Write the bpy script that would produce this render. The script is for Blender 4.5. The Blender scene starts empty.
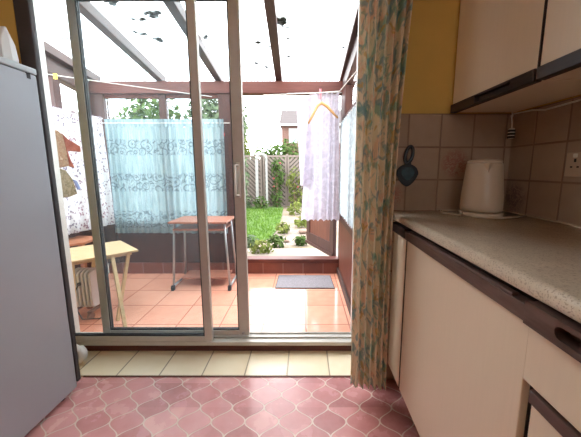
import bpy, bmesh, math, random
from mathutils import Vector, Matrix
random.seed(7)
PI = math.pi
SC = bpy.context.scene
COL = SC.collection

# ------------------------------------------------------------------ materials
def lin(c):
    return tuple(((v/12.92) if v <= 0.04045 else ((v+0.055)/1.055)**2.4) for v in c)
def rgb(r, g, b): return lin((r/255, g/255, b/255)) + (1,)
def dim(k, *c): return tuple(x*k for x in rgb(*c)[:3]) + (1,)

class NT:
    def __init__(s, name):
        s.m = bpy.data.materials.new(name); s.m.use_nodes = True
        s.t = s.m.node_tree; s.t.nodes.clear()
        s.out = s.n('ShaderNodeOutputMaterial')
    def n(s, typ, **kw):
        nd = s.t.nodes.new(typ)
        for k, v in kw.items():
            if hasattr(nd, k): setattr(nd, k, v)
        return nd
    def l(s, a, b): s.t.links.new(a, b)
    def val(s, sock, v):
        if hasattr(v, 'is_output'): s.l(v, sock)
        else: sock.default_value = v
    def math(s, op, a, b=None, c=None):
        nd = s.n('ShaderNodeMath', operation=op)
        s.val(nd.inputs[0], a)
        if b is not None: s.val(nd.inputs[1], b)
        if c is not None: s.val(nd.inputs[2], c)
        return nd.outputs[0]
    def mix(s, fac, a, b, blend='MIX'):
        nd = s.n('ShaderNodeMix', data_type='RGBA', blend_type=blend)
        s.val(nd.inputs[0], fac); s.val(nd.inputs[6], a); s.val(nd.inputs[7], b)
        return nd.outputs[2]
    def coord(s, kind='Object'):
        return s.n('ShaderNodeTexCoord').outputs[kind]
    def pos(s): return s.n('ShaderNodeNewGeometry').outputs['Position']
    def xyz(s, v):
        nd = s.n('ShaderNodeSeparateXYZ'); s.l(v, nd.inputs[0]); return nd.outputs
    def comb(s, x, y, z):
        nd = s.n('ShaderNodeCombineXYZ'); s.val(nd.inputs[0], x); s.val(nd.inputs[1], y); s.val(nd.inputs[2], z)
        return nd.outputs[0]
    def mapping(s, v, scale=(1,1,1), rot=(0,0,0), loc=(0,0,0)):
        nd = s.n('ShaderNodeMapping'); s.l(v, nd.inputs[0])
        nd.inputs[1].default_value = loc; nd.inputs[2].default_value = rot; nd.inputs[3].default_value = scale
        return nd.outputs[0]
    def noise(s, v, scale, detail=3, rough=.55, dist=0, out=0):
        nd = s.n('ShaderNodeTexNoise'); s.l(v, nd.inputs['Vector'])
        nd.inputs['Scale'].default_value = scale; nd.inputs['Detail'].default_value = detail
        nd.inputs['Roughness'].default_value = rough; nd.inputs['Distortion'].default_value = dist
        return nd.outputs[out]
    def ramp(s, fac, stops, interp='LINEAR'):
        nd = s.n('ShaderNodeValToRGB'); s.l(fac, nd.inputs[0]); r = nd.color_ramp; r.interpolation = interp
        while len(r.elements) < len(stops): r.elements.new(0.5)
        for e, (p, c) in zip(r.elements, stops): e.position = p; e.color = c
        return nd.outputs[0]
    def sstep(s, x, a, b):
        nd = s.n('ShaderNodeMapRange', interpolation_type='SMOOTHSTEP')
        s.val(nd.inputs[0], x); nd.inputs[1].default_value = a; nd.inputs[2].default_value = b
        return nd.outputs[0]
    def bump(s, h, strength=.3, dist=.01):
        nd = s.n('ShaderNodeBump'); nd.inputs['Strength'].default_value = strength; nd.inputs['Distance'].default_value = dist
        s.l(h, nd.inputs['Height']); return nd.outputs[0]
    def pbr(s, col, rough=.5, metal=0, normal=None, spec=.5, coat=0, trans=0):
        b = s.n('ShaderNodeBsdfPrincipled')
        s.val(b.inputs['Base Color'], col); s.val(b.inputs['Roughness'], rough); b.inputs['Metallic'].default_value = metal
        b.inputs['Specular IOR Level'].default_value = spec; b.inputs['Coat Weight'].default_value = coat
        if normal is not None: s.l(normal, b.inputs['Normal'])
        return b.outputs[0]
    def fin(s, sh): s.l(sh, s.out.inputs[0]); return s.m

W4 = (1,1,1,1); K4 = (0,0,0,1)
def plain(name, c, rough=.5, metal=0, var=.06, scale=9, spec=.5, stretch=(1,1,1), bump=0, coat=0):
    t = NT(name); v = t.mapping(t.pos(), stretch)
    f = t.noise(v, scale, 4)
    lo = tuple(x*(1-var) for x in c[:3]) + (1,); hi = tuple(min(1, x*(1+var)) for x in c[:3]) + (1,)
    col = t.ramp(f, [(.3, lo), (.7, hi)])
    nrm = t.bump(t.noise(v, scale*4, 3), bump, .004) if bump else None
    return t.fin(t.pbr(col, rough, metal, nrm, spec, coat))

def wood(name, a, b, axis=0, scale=5, rough=.5, coat=0):
    t = NT(name); st = [9, 9, 9]; st[axis] = .8
    v = t.mapping(t.pos(), tuple(st))
    f = t.noise(v, scale, 6, .65, .6)
    col = t.ramp(f, [(.25, a), (.75, b)])
    return t.fin(t.pbr(col, rough, 0, t.bump(f, .15, .003), .4, coat))

def arabesque():
    t = NT('pink_arabesque_vinyl'); x, y, z = t.xyz(t.pos())
    W, H = .150, .150
    # waves in anti-phase, flattened at their crests, bound lantern-shaped tiles
    ph = t.math('MULTIPLY', y, 2*PI/H)
    sn = t.math('SINE', ph)
    sn3 = t.math('SINE', t.math('MULTIPLY', ph, 3))
    wv = t.math('MULTIPLY', t.math('ADD', sn, t.math('MULTIPLY', sn3, .02)), W*.253)
    e = t.math('DIVIDE', t.math('SUBTRACT', x, wv), W)
    o = t.math('DIVIDE', t.math('SUBTRACT', t.math('ADD', x, wv), W/2), W)
    def near(q):
        fr = t.math('FRACT', q); return t.math('MINIMUM', fr, t.math('SUBTRACT', 1, fr))
    d = t.math('MULTIPLY', t.math('MINIMUM', near(e), near(o)), W)
    line = t.sstep(d, .0022, .0048)            # 0 on the joint
    cid = t.comb(t.math('FLOOR', e), t.math('FLOOR', o), t.math('FLOOR', t.math('ADD', t.math('DIVIDE', y, H), .25)))
    wn = t.n('ShaderNodeTexWhiteNoise', noise_dimensions='3D'); t.l(cid, wn.inputs[0])
    cl = t.noise(t.pos(), 9, 4)
    sp = t.noise(t.pos(), 42, 4)
    fac = t.math('ADD', t.math('MULTIPLY', wn.outputs[0], .45), t.math('MULTIPLY', cl, .55))
    tile = t.ramp(fac, [(.2, rgb(170, 100, 100)), (.5, rgb(204, 134, 132)), (.8, rgb(222, 160, 154))])
    tile = t.mix(t.math('MULTIPLY', sp, .35), tile, rgb(222, 174, 168))
    col = t.mix(line, rgb(226, 200, 186), tile)
    nrm = t.bump(t.math('ADD', line, t.math('MULTIPLY', sp, .25)), .25, .003)
    return t.fin(t.pbr(col, t.math('ADD', .16, t.math('MULTIPLY', cl, .2)), 0, nrm, .5))

def grid_tiles(name, ax, az, ox, oz, s1, s2, gw, colors, grout, rough=.25, decor=(), dcol=None, var=1.0, bump=.5, spec=.5):
    """square tiles in the plane of two axes; decor = centres of tiles with a printed flower spray"""
    t = NT(name); c = t.xyz(t.pos()); u, w = c[ax], c[az]
    fu = t.math('DIVIDE', t.math('SUBTRACT', u, ox), s1); fw = t.math('DIVIDE', t.math('SUBTRACT', w, oz), s2)
    def near(q, s):
        fr = t.math('FRACT', q); return t.math('MULTIPLY', t.math('MINIMUM', fr, t.math('SUBTRACT', 1, fr)), s)
    d = t.math('MINIMUM', near(fu, s1), near(fw, s2))
    line = t.sstep(d, gw*.5, gw*1.0)
    wn = t.n('ShaderNodeTexWhiteNoise', noise_dimensions='3D')
    t.l(t.comb(t.math('FLOOR', fu), t.math('FLOOR', fw), 0), wn.inputs[0])
    cl = t.noise(t.pos(), 14, 5)
    fac = t.math('ADD', t.math('MULTIPLY', wn.outputs[0], .4), t.math('MULTIPLY', cl, .6))
    col = t.ramp(fac, [(.2, colors[0]), (.8, colors[1])])
    if decor:
        tot = None
        for (du, dw, r) in decor:
            q = t.math('SQRT', t.math('ADD', t.math('POWER', t.math('SUBTRACT', u, du), 2), t.math('POWER', t.math('SUBTRACT', w, dw), 2)))
            m = t.sstep(q, r, r*.45)
            tot = m if tot is None else t.math('MAXIMUM', tot, m)
        nz = t.noise(t.pos(), 55, 3, .6, 1.6)
        pet = t.math('MULTIPLY', t.sstep(nz, .42, .54), tot)
        col = t.mix(t.math('MULTIPLY', pet, .75), col, dcol)
    col = t.mix(line, grout, col)
    return t.fin(t.pbr(col, rough, 0, t.bump(line, bump, .003), spec))

def thin_glass(name, tint=(1,1,1,1), haze=.0, hz=(1,1,1,1)):
    t = NT(name)
    tr = t.n('ShaderNodeBsdfTransparent'); tr.inputs[0].default_value = tint
    gl = t.n('ShaderNodeBsdfGlossy'); gl.inputs['Roughness'].default_value = .02
    lw = t.n('ShaderNodeLayerWeight'); lw.inputs[0].default_value = .18
    f = t.math('MULTIPLY', lw.outputs['Fresnel'], .5)
    a = t.n('ShaderNodeMixShader'); t.l(f, a.inputs[0]); t.l(tr.outputs[0], a.inputs[1]); t.l(gl.outputs[0], a.inputs[2])
    if haze:
        df = t.n('ShaderNodeBsdfTranslucent'); df.inputs[0].default_value = hz
        hz_f = t.math('MULTIPLY', t.noise(t.pos(), 2.5, 4), haze*2)
        b = t.n('ShaderNodeMixShader'); t.l(hz_f, b.inputs[0]); t.l(a.outputs[0], b.inputs[1]); t.l(df.outputs[0], b.inputs[2])
        return t.fin(b.outputs[0])
    return t.fin(a.outputs[0])

def cloth(t, col, transl=.4, alpha=None, rough=.9):
    d = t.n('ShaderNodeBsdfDiffuse'); t.val(d.inputs[0], col)
    r = t.n('ShaderNodeBsdfTranslucent'); t.val(r.inputs[0], col)
    m = t.n('ShaderNodeMixShader'); m.inputs[0].default_value = transl
    t.l(d.outputs[0], m.inputs[1]); t.l(r.outputs[0], m.inputs[2])
    if alpha is None: return t.fin(m.outputs[0])
    tr = t.n('ShaderNodeBsdfTransparent'); x = t.n('ShaderNodeMixShader')
    t.val(x.inputs[0], alpha); t.l(tr.outputs[0], x.inputs[1]); t.l(m.outputs[0], x.inputs[2])
    return t.fin(x.outputs[0])

def uv(t): return t.coord('UV')

def m_kitchen_curtain():
    t = NT('watercolour_floral_cotton'); v = t.mapping(uv(t), (1, 1, 1))
    base = t.ramp(t.noise(v, 7, 3), [(.35, rgb(230, 212, 182)), (.65, rgb(216, 204, 176))])
    n1 = t.noise(t.mapping(v, (1.2, 1, 1), loc=(3.1, 1.7, 0)), 10, 3, .55, 1.0)
    col = t.mix(t.math('MULTIPLY', t.sstep(n1, .52, .64), .75), base, rgb(110, 162, 140))
    n2 = t.noise(t.mapping(v, (1.1, 1, 1), loc=(9.3, 5.2, 0)), 9, 3, .5, .8)
    col = t.mix(t.math('MULTIPLY', t.sstep(n2, .53, .64), .42), col, rgb(218, 150, 114))
    n3 = t.noise(t.mapping(v, (1, 1, 1), loc=(17.3, 2.2, 0)), 14, 3, .5, 1.2)
    col = t.mix(t.math('MULTIPLY', t.sstep(n3, .52, .63), .7), col, rgb(110, 146, 150))
    n4 = t.noise(t.mapping(v, (1, 1, 1), loc=(1.3, 12.2, 0)), 11, 3, .5, 1.2)
    col = t.mix(t.math('MULTIPLY', t.sstep(n4, .60, .66), .7), col, rgb(196, 158, 88))
    return cloth(t, col, .14)

def m_blue_curtain():
    t = NT('pale_blue_embroidered_voile'); v = uv(t); u, w, _ = t.xyz(v)
    base = t.ramp(t.noise(t.mapping(v, (30, 2, 1)), 3, 4), [(.3, dim(.66, 172, 202, 212)), (.7, dim(.76, 208, 227, 234))])
    band = None
    for (zc, hw) in ((1.33, .085), (.98, .10), (.60, .10)):
        q = t.math('ABSOLUTE', t.math('SUBTRACT', w, zc)); m = t.sstep(q, hw, hw*.8)
        band = m if band is None else t.math('MAXIMUM', band, m)
    vo = t.n('ShaderNodeTexVoronoi', feature='F1'); t.l(t.mapping(v, (11, 11, 1)), vo.inputs['Vector']); vo.inputs['Scale'].default_value = 1
    ring = t.math('ABSOLUTE', t.math('SUBTRACT', t.math('FRACT', t.math('MULTIPLY', vo.outputs['Distance'], 3.1)), .5))
    sw = t.math('MULTIPLY', t.sstep(ring, .2, .08), band)
    sc = t.sstep(t.noise(v, 26, 2, .5, 2.5), .55, .6)
    sw = t.math('MAXIMUM', sw, t.math('MULTIPLY', t.math('MULTIPLY', sc, band), .8))
    col = t.mix(t.math('MULTIPLY', sw, .62), base, dim(.6, 84, 104, 116))
    return cloth(t, col, .62, .985)

def m_leaf_curtain():
    t = NT('white_cotton_with_wine_sprigs'); v = uv(t)
    vo = t.n('ShaderNodeTexVoronoi', feature='F1'); t.l(t.mapping(v, (62, 40, 1), rot=(0, 0, .7)), vo.inputs['Vector']); vo.inputs['Scale'].default_value = 1
    s = t.sstep(vo.outputs['Distance'], .46, .30)
    k = t.sstep(t.noise(v, 14, 2), .42, .5)
    s = t.math('MULTIPLY', s, k)
    top = t.sstep(t.xyz(v)[1], 1.585, 1.60)
    s = t.math('MAXIMUM', s, t.math('MULTIPLY', top, t.sstep(t.noise(v, 60, 2), .4, .5)))
    col = t.mix(t.math('MULTIPLY', s, .8), dim(.62, 246, 243, 245), t.ramp(t.noise(v, 5, 2), [(.4, dim(.7, 150, 84, 106)), (.6, dim(.7, 104, 90, 120))]))
    return cloth(t, col, .5)

def m_lace(name, alpha=.8, c=(246, 244, 250)):
    t = NT(name); v = uv(t)
    vo = t.n('ShaderNodeTexVoronoi', feature='DISTANCE_TO_EDGE'); t.l(t.mapping(v, (22, 12, 1)), vo.inputs['Vector']); vo.inputs['Scale'].default_value = 1
    holes = t.sstep(vo.outputs['Distance'], .0, .16)
    f = t.sstep(t.noise(v, 12, 4, .6, 1.5), .42, .62)
    a = t.math('ADD', alpha, t.math('MULTIPLY', t.math('SUBTRACT', 1, holes), .12))
    a = t.math('MINIMUM', t.math('ADD', a, t.math('MULTIPLY', f, .12)), 1)
    col = t.mix(f, rgb(*[x-14 for x in c]), rgb(*c))
    return cloth(t, col, .5, a)

def m_roof():
    t = NT('translucent_polycarbonate_sheet')
    tr = t.n('ShaderNodeBsdfTransparent'); tr.inputs[0].default_value = (1, 1, 1, 1)
    tl = t.n('ShaderNodeBsdfTranslucent'); tl.inputs[0].default_value = (.93, .95, .95, 1)
    v = t.mapping(t.pos(), (60, 1.5, 1)); dirt = t.ramp(t.noise(v, 2, 5), [(.3, rgb(222, 228, 228)), (.7, W4)])
    t.l(dirt, tl.inputs[0])
    m = t.n('ShaderNodeMixShader'); m.inputs[0].default_value = .32
    t.l(tr.outputs[0], m.inputs[1]); t.l(tl.outputs[0], m.inputs[2])
    return t.fin(m.outputs[0])

def m_leaf(name, a, b, c):
    t = NT(name)
    f = t.noise(t.pos(), 6, 3)
    col = t.ramp(f, [(.3, a), (.5, b), (.72, c)])
    d = t.n('ShaderNodeBsdfDiffuse'); t.l(col, d.inputs[0]); r = t.n('ShaderNodeBsdfTranslucent'); t.l(col, r.inputs[0])
    m = t.n('ShaderNodeMixShader'); m.inputs[0].default_value = .35; t.l(d.outputs[0], m.inputs[1]); t.l(r.outputs[0], m.inputs[2])
    return t.fin(m.outputs[0])

def m_bricks(name, a, b, mortar, sc):
    t = NT(name); x, y, z = t.xyz(t.pos())
    br = t.n('ShaderNodeTexBrick'); t.l(t.comb(t.math('ADD', x, y), z, 0), br.inputs[0])
    br.inputs['Color1'].default_value = a; br.inputs['Color2'].default_value = b; br.inputs['Mortar'].default_value = mortar
    br.inputs['Scale'].default_value = sc
    return t.fin(t.pbr(br.outputs[0], .8))

def m_roof_tiles(name, a, b):
    t = NT(name); x, y, z = t.xyz(t.pos())
    f = t.math('FRACT', t.math('MULTIPLY', z, 5)); col = t.mix(t.math('MULTIPLY', f, .5), t.ramp(t.noise(t.pos(), 4, 5), [(.3, a), (.7, b)]), rgb(70, 62, 60))
    return t.fin(t.pbr(col, .85))

def m_gravel():
    t = NT('pale_stony_ground')
    vo = t.n('ShaderNodeTexVoronoi'); t.l(t.pos(), vo.inputs['Vector']); vo.inputs['Scale'].default_value = 16
    n = t.noise(t.pos(), 2.2, 5)
    col = t.mix(t.sstep(n, .42, .62), t.mix(t.math('MULTIPLY', vo.outputs['Distance'], 1.1), dim(.42, 206, 190, 174), dim(.36, 150, 128, 110)), dim(.4, 168, 148, 118))
    return t.fin(t.pbr(col, .9, 0, t.bump(vo.outputs['Distance'], .6, .02)))

M = {}
M['floor'] = arabesque()
M['cream_tile'] = grid_tiles('cream_threshold_tile', 0, 1, -1.02, 1.36, .232, .6, .005, (rgb(240, 222, 186), rgb(250, 236, 208)), rgb(176, 156, 126), .3, bump=.4)
M['quarry'] = grid_tiles('terracotta_floor_tile', 0, 1, -.295, 1.585, .31, .2872, .006, (rgb(222, 150, 124), rgb(240, 178, 150)), rgb(188, 120, 98), .12, bump=.3)
M['skirt_brick'] = grid_tiles('dark_red_skirting_tile', 0, 2, -.44, -.02, .215, .2, .006, (rgb(112, 62, 52), rgb(140, 82, 68)), rgb(148, 112, 102), .4)
wt = (rgb(156, 132, 112), rgb(176, 152, 130)); wg = rgb(132, 106, 90)
M['tile_end'] = grid_tiles('kitchen_wall_tile', 0, 2, .64, .91, .152, .152, .005, wt, wg, .3, ((.716, 1.138, .08), (.41, .985, .08)), rgb(150, 86, 80))
M['tile_side'] = grid_tiles('kitchen_wall_tile_side', 1, 2, 1.204, .91, .152, .152, .005, wt, wg, .3, ((1.28, .985, .08),), rgb(110, 84, 84))
M['yellow'] = plain('yellow_painted_plaster', rgb(208, 170, 88), .7, var=.05, scale=5, bump=.1)
M['plaster'] = plain('off_white_plaster', rgb(226, 218, 204), .8, bump=.1)
M['render'] = plain('grey_render', rgb(196, 190, 180), .9, bump=.2)
M['alu'] = plain('brushed_aluminium', rgb(200, 196, 188), .45, .2, .04, 20)
M['alu_dark'] = plain('black_glazing_gasket', rgb(34, 34, 36), .6)
M['alu_white'] = plain('white_coated_jamb', rgb(222, 220, 214), .4)
M['dk_wood'] = wood('dark_stained_timber', rgb(52, 28, 24), rgb(86, 50, 43), 2)
M['dk_wood_x'] = wood('dark_stained_timber_beam', rgb(76, 38, 32), rgb(112, 62, 53), 0)
M['dk_wood_y'] = wood('dark_stained_timber_rafter', rgb(52, 34, 29), rgb(82, 56, 48), 1)
M['lining'] = plain('dark_slate_timber_lining', rgb(64, 58, 58), .6)
M['beige_trim'] = plain('beige_trim', rgb(188, 168, 142), .6)
M['door_wood'] = wood('red_brown_door_timber', rgb(84, 44, 32), rgb(116, 64, 47), 2, 5)
M['glass'] = thin_glass('clear_glass')
M['pane'] = thin_glass('slightly_milky_glass', (.95, .975, .98, 1), .014, (.85, .95, 1, 1))  # bluish milky share mixed into the clear pane
M['roof'] = m_roof()
M['moss'] = plain('dark_green_moss', rgb(34, 40, 32), .95, var=.3, scale=40)
M['fridge'] = plain('silver_grey_appliance_enamel', rgb(164, 167, 174), .42, .1, .03, 3)
M['fridge_top'] = plain('pale_grey_appliance_trim', rgb(184, 192, 196), .42, .05, .03)
M['black'] = plain('matt_black_plastic', rgb(26, 26, 28), .6)
M['white_plastic'] = plain('white_plastic', rgb(232, 226, 216), .35, var=.02)
M['kettle'] = plain('ivory_kettle_plastic', rgb(206, 186, 162), .3, var=.02)
M['socket'] = plain('ivory_socket_plastic', rgb(196, 172, 148), .4, var=.02)
M['offwhite'] = plain('offwhite_paper', rgb(236, 236, 234), .8, bump=.15)
M['blueprint'] = plain('blue_grey_print', rgb(120, 134, 176), .7)
def worktop():
    t = NT('speckled_beige_laminate'); n = t.noise(t.pos(), 260, 2); m = t.noise(t.pos(), 24, 4)
    col = t.mix(t.sstep(n, .52, .66), t.ramp(m, [(.3, rgb(206, 190, 168)), (.7, rgb(222, 206, 184))]), rgb(172, 150, 126))
    return t.fin(t.pbr(col, .34, 0, None, .5))
M['worktop'] = worktop()
M['cab'] = plain('cream_laminate', rgb(234, 219, 194), .45, 0, .012, 6, stretch=(20, 20, 1))
M['cab_edge'] = plain('dark_cabinet_gap', rgb(48, 34, 30), .7)
M['strip'] = wood('dark_brown_grip_strip', rgb(66, 48, 44), rgb(108, 84, 76), 1, 8, .42)
M['strip_dk'] = wood('blackish_brown_grip_strip', rgb(40, 32, 30), rgb(62, 50, 46), 1, 8, .45)
M['pine'] = wood('pale_pine', dim(.7, 226, 190, 136), dim(.75, 244, 212, 166), 0, 4, .5)
M['teak'] = wood('orange_brown_laminate', rgb(170, 104, 72), rgb(196, 130, 96), 0, 4, .4)
M['desk'] = wood('red_brown_desk_laminate', rgb(150, 94, 74), rgb(176, 116, 94), 0, 4, .4)
M['steel'] = plain('grey_steel_tube', rgb(170, 170, 172), .35, .6)
M['enamel'] = plain('grey_white_radiator_enamel', rgb(206, 208, 206), .45)
M['castor'] = plain('brown_grey_castor_plastic', rgb(140, 104, 88), .5)
M['mat'] = plain('grey_ribbed_doormat', rgb(138, 132, 136), .95, var=.12, scale=60, bump=.6)
M['k_curt'] = m_kitchen_curtain(); M['blue'] = m_blue_curtain(); M['leafc'] = m_leaf_curtain()
M['lace'] = m_lace('white_lace', .95, (216, 211, 224)); M['net'] = m_lace('white_net', .85, (168, 176, 180))
M['hanger'] = wood('varnished_hanger_wood', rgb(190, 140, 84), rgb(222, 176, 118), 0, 4, .35)
M['pink'] = plain('pink_plastic', rgb(240, 140, 150), .5)
M['red'] = plain('red_plastic', rgb(200, 54, 44), .5)
M['yellowp'] = plain('yellow_plastic', rgb(240, 216, 90), .5)
M['wire'] = plain('pale_plastic_line', rgb(226, 222, 216), .5)
M['flex'] = plain('grey_flex', rgb(58, 54, 54), .6)
def patch(name, cols, sc):
    t = NT(name); v = t.pos(); n = t.noise(v, sc, 3, .55, .8)
    return cloth(t, t.ramp(n, [(.25, cols[0]), (.45, cols[1]), (.6, cols[2]), (.75, cols[3])]), .15)
M['bodice'] = patch('peach_floral_cotton', (dim(.5, 120, 84, 64), dim(.6, 206, 172, 138), dim(.55, 186, 140, 110), dim(.65, 226, 198, 168)), 34)
M['skirt'] = patch('olive_floral_cotton', (dim(.5, 104, 90, 66), dim(.6, 196, 176, 144), dim(.55, 148, 136, 100), dim(.65, 224, 200, 170)), 30)
M['orange'] = patch('rust_orange_cotton', (dim(.5, 168, 84, 66), dim(.5, 200, 112, 90), dim(.55, 212, 130, 106), dim(.5, 186, 98, 82)), 9)
M['ceramic'] = plain('dark_teal_glazed_ceramic', rgb(36, 44, 54), .25, var=.25, scale=40)
M['ceramic_hi'] = plain('teal_blue_glaze', rgb(50, 76, 86), .25, var=.3, scale=60)
M['grass'] = m_leaf('lawn_green', dim(.62, 92, 126, 46), dim(.62, 112, 150, 60), dim(.62, 138, 168, 80))
M['lawn'] = plain('lawn_soil_green', dim(.6, 96, 126, 54), .95, var=.2, scale=6)
M['gravel'] = m_gravel()
M['paving'] = plain('pale_concrete_paving', dim(.36, 206, 188, 168), .9, var=.1, scale=7, bump=.4)
M['stone'] = plain('weathered_stone', dim(.5, 176, 146, 128), .9, var=.2, scale=12, bump=.5)
M['leafA'] = m_leaf('mid_green_leaves', dim(.5, 74, 100, 54), dim(.5, 108, 134, 76), dim(.5, 146, 166, 104))
M['leafB'] = m_leaf('grey_green_leaves', dim(.5, 90, 112, 84), dim(.5, 128, 146, 112), dim(.5, 164, 178, 140))
M['leafC'] = m_leaf('yellow_green_leaves', dim(.45, 110, 130, 66), dim(.45, 150, 164, 86), dim(.45, 186, 190, 112))
M['flower'] = plain('red_petals', dim(.4, 196, 92, 88), .7)
M['bark'] = plain('brown_bark', rgb(104, 84, 66), .9, var=.25, scale=14, bump=.5)
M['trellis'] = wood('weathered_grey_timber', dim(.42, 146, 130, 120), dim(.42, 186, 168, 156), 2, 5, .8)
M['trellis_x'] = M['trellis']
M['fence_back'] = plain('dark_backing_board', dim(.5, 96, 90, 78), .9, var=.2, scale=6)  # dark colour for the backing added behind the trellis
M['whitepaint'] = plain('white_gloss_paint', dim(.32, 240, 238, 232), .5)
M['brick'] = m_bricks('house_brick', dim(.22, 176, 108, 86), dim(.22, 196, 128, 104), dim(.25, 200, 186, 174), 4.5)
M['rooft'] = m_roof_tiles('house_roof_tiles', dim(.13, 142, 120, 118), dim(.13, 168, 144, 140))
M['rooft2'] = m_roof_tiles('grey_shed_roof', dim(.5, 168, 162, 162), dim(.5, 190, 184, 184))
M['winglass'] = plain('house_window_pane', rgb(150, 170, 184), .08, spec=1)

# ------------------------------------------------------------------ mesh builder
class MB:
    def __init__(s): s.v = []; s.f = []; s.uv = {}
    def add(s, vs, fs):
        b = len(s.v); s.v += [tuple(p) for p in vs]; s.f += [tuple(i+b for i in f) for f in fs]; return s
    def box(s, x0, x1, y0, y1, z0, z1):
        vs = [(x, y, z) for z in (z0, z1) for y in (y0, y1) for x in (x0, x1)]
        return s.add(vs, [(0,2,3,1), (4,5,7,6), (0,1,5,4), (2,6,7,3), (0,4,6,2), (1,3,7,5)])
    def bar(s, p, q, w, d, up=(0,0,1)):
        """square bar from p to q, w across, d along 'up'"""
        p, q = Vector(p), Vector(q); a = (q-p).normalized(); u = Vector(up)
        if abs(a.dot(u)) > .98: u = Vector((0, 1, 0))
        side = a.cross(u).normalized(); u = side.cross(a).normalized()
        vs = [tuple(c + side*(sx*w/2) + u*(sz*d/2)) for c in (p, q) for sx, sz in ((-1,-1), (1,-1), (1,1), (-1,1))]
        return s.add(vs, [(0,3,2,1), (4,5,6,7), (0,1,5,4), (1,2,6,5), (2,3,7,6), (3,0,4,7)])
    def tube(s, pts, r, n=10, caps=True):
        pts = [Vector(p) for p in pts]; rs = r if isinstance(r, (list, tuple)) else [r]*len(pts)
        rings = []; prev = None
        for i, p in enumerate(pts):
            a = (pts[min(i+1, len(pts)-1)] - pts[max(i-1, 0)]).normalized()
            if prev is None:
                u = Vector((0,0,1)) if abs(a.z) < .9 else Vector((1,0,0)); sd = a.cross(u).normalized()
            else:
                sd = (prev - a*prev.dot(a)).normalized()
            prev = sd; up = sd.cross(a)
            rings.append([tuple(p + (sd*math.cos(2*PI*k/n) + up*math.sin(2*PI*k/n))*rs[i]) for k in range(n)])
        vs = [v for r_ in rings for v in r_]; fs = []
        for i in range(len(rings)-1):
            for k in range(n):
                fs.append((i*n+k, i*n+(k+1) % n, (i+1)*n+(k+1) % n, (i+1)*n+k))
        if caps: fs += [tuple(range(n))[::-1], tuple(range((len(rings)-1)*n, len(rings)*n))]
        return s.add(vs, fs)
    def lathe(s, c, prof, n=28, sx=1, sy=1):
        vs = []; fs = []
        for (r, z) in prof:
            for k in range(n): vs.append((c[0]+r*sx*math.cos(2*PI*k/n), c[1]+r*sy*math.sin(2*PI*k/n), c[2]+z))
        for i in range(len(prof)-1):
            for k in range(n): fs.append((i*n+k, i*n+(k+1) % n, (i+1)*n+(k+1) % n, (i+1)*n+k))
        fs += [tuple(range(n))[::-1], tuple(range((len(prof)-1)*n, len(prof)*n))]
        return s.add(vs, fs)
    def prism(s, poly, o, ex, ey, ez, depth):
        """2-D polygon (a,b) placed at o + a*ex + b*ey, thickened along ez"""
        o, ex, ey, ez = Vector(o), Vector(ex), Vector(ey), Vector(ez); n = len(poly)
        vs = [tuple(o + ex*a + ey*b) for a, b in poly] + [tuple(o + ex*a + ey*b + ez*depth) for a, b in poly]
        fs = [tuple(range(n))[::-1], tuple(range(n, 2*n))] + [(i, (i+1) % n, n+(i+1) % n, n+i) for i in range(n)]
        return s.add(vs, fs)
    def ball(s, c, r, n=10, m=7, sc=(1,1,1), jit=0):
        vs = [(c[0], c[1], c[2]-r*sc[2])]; fs = []
        for i in range(1, m):
            a = -PI/2 + PI*i/m
            for k in range(n):
                b = 2*PI*k/n; j = 1 + random.uniform(-jit, jit)
                vs.append((c[0]+r*sc[0]*math.cos(a)*math.cos(b)*j, c[1]+r*sc[1]*math.cos(a)*math.sin(b)*j, c[2]+r*sc[2]*math.sin(a)*j))
        vs.append((c[0], c[1], c[2]+r*sc[2])); L = len(vs)-1
        for k in range(n): fs.append((0, 1+(k+1) % n, 1+k)); fs.append((L, L-n+k, L-n+(k+1) % n))
        for i in range(m-2):
            for k in range(n): fs.append((1+i*n+k, 1+i*n+(k+1) % n, 1+(i+1)*n+(k+1) % n, 1+(i+1)*n+k))
        return s.add(vs, fs)
    def build(s, name, mat, parent=None, bevel=0, smooth=False, origin=None, recalc=True, seg=2):
        if parent is not None:
            off = WORLD[parent.name]
        else:
            xs, ys, zs = zip(*s.v)
            off = origin or ((min(xs)+max(xs))/2, (min(ys)+max(ys))/2, min(zs))
        me = bpy.data.meshes.new(name)
        if parent is not None:
            o = bpy.data.objects.new(name, me); o.parent = parent
        else:
            o = bpy.data.objects.new(name, me); o.location = off
        me.from_pydata([(x-off[0], y-off[1], z-off[2]) for x, y, z in s.v], [], s.f)
        COL.objects.link(o)
        WORLD[o.name] = off
        if recalc:
            bm = bmesh.new(); bm.from_mesh(me); bmesh.ops.recalc_face_normals(bm, faces=bm.faces); bm.to_mesh(me); bm.free()
        if s.uv:
            ul = me.uv_layers.new(name='UVMap')
            for lp in me.loops: ul.data[lp.index].uv = s.uv[lp.vertex_index]
        me.materials.append(mat)
        if bevel:
            b = o.modifiers.new('bevel', 'BEVEL'); b.width = bevel; b.segments = seg; b.limit_method = 'ANGLE'; b.angle_limit = .6
        if smooth:
            for p in me.polygons: p.use_smooth = True
            if smooth == 'auto':
                for p in me.polygons: p.use_smooth = len(p.vertices) <= 4
        return o
WORLD = {}

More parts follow.
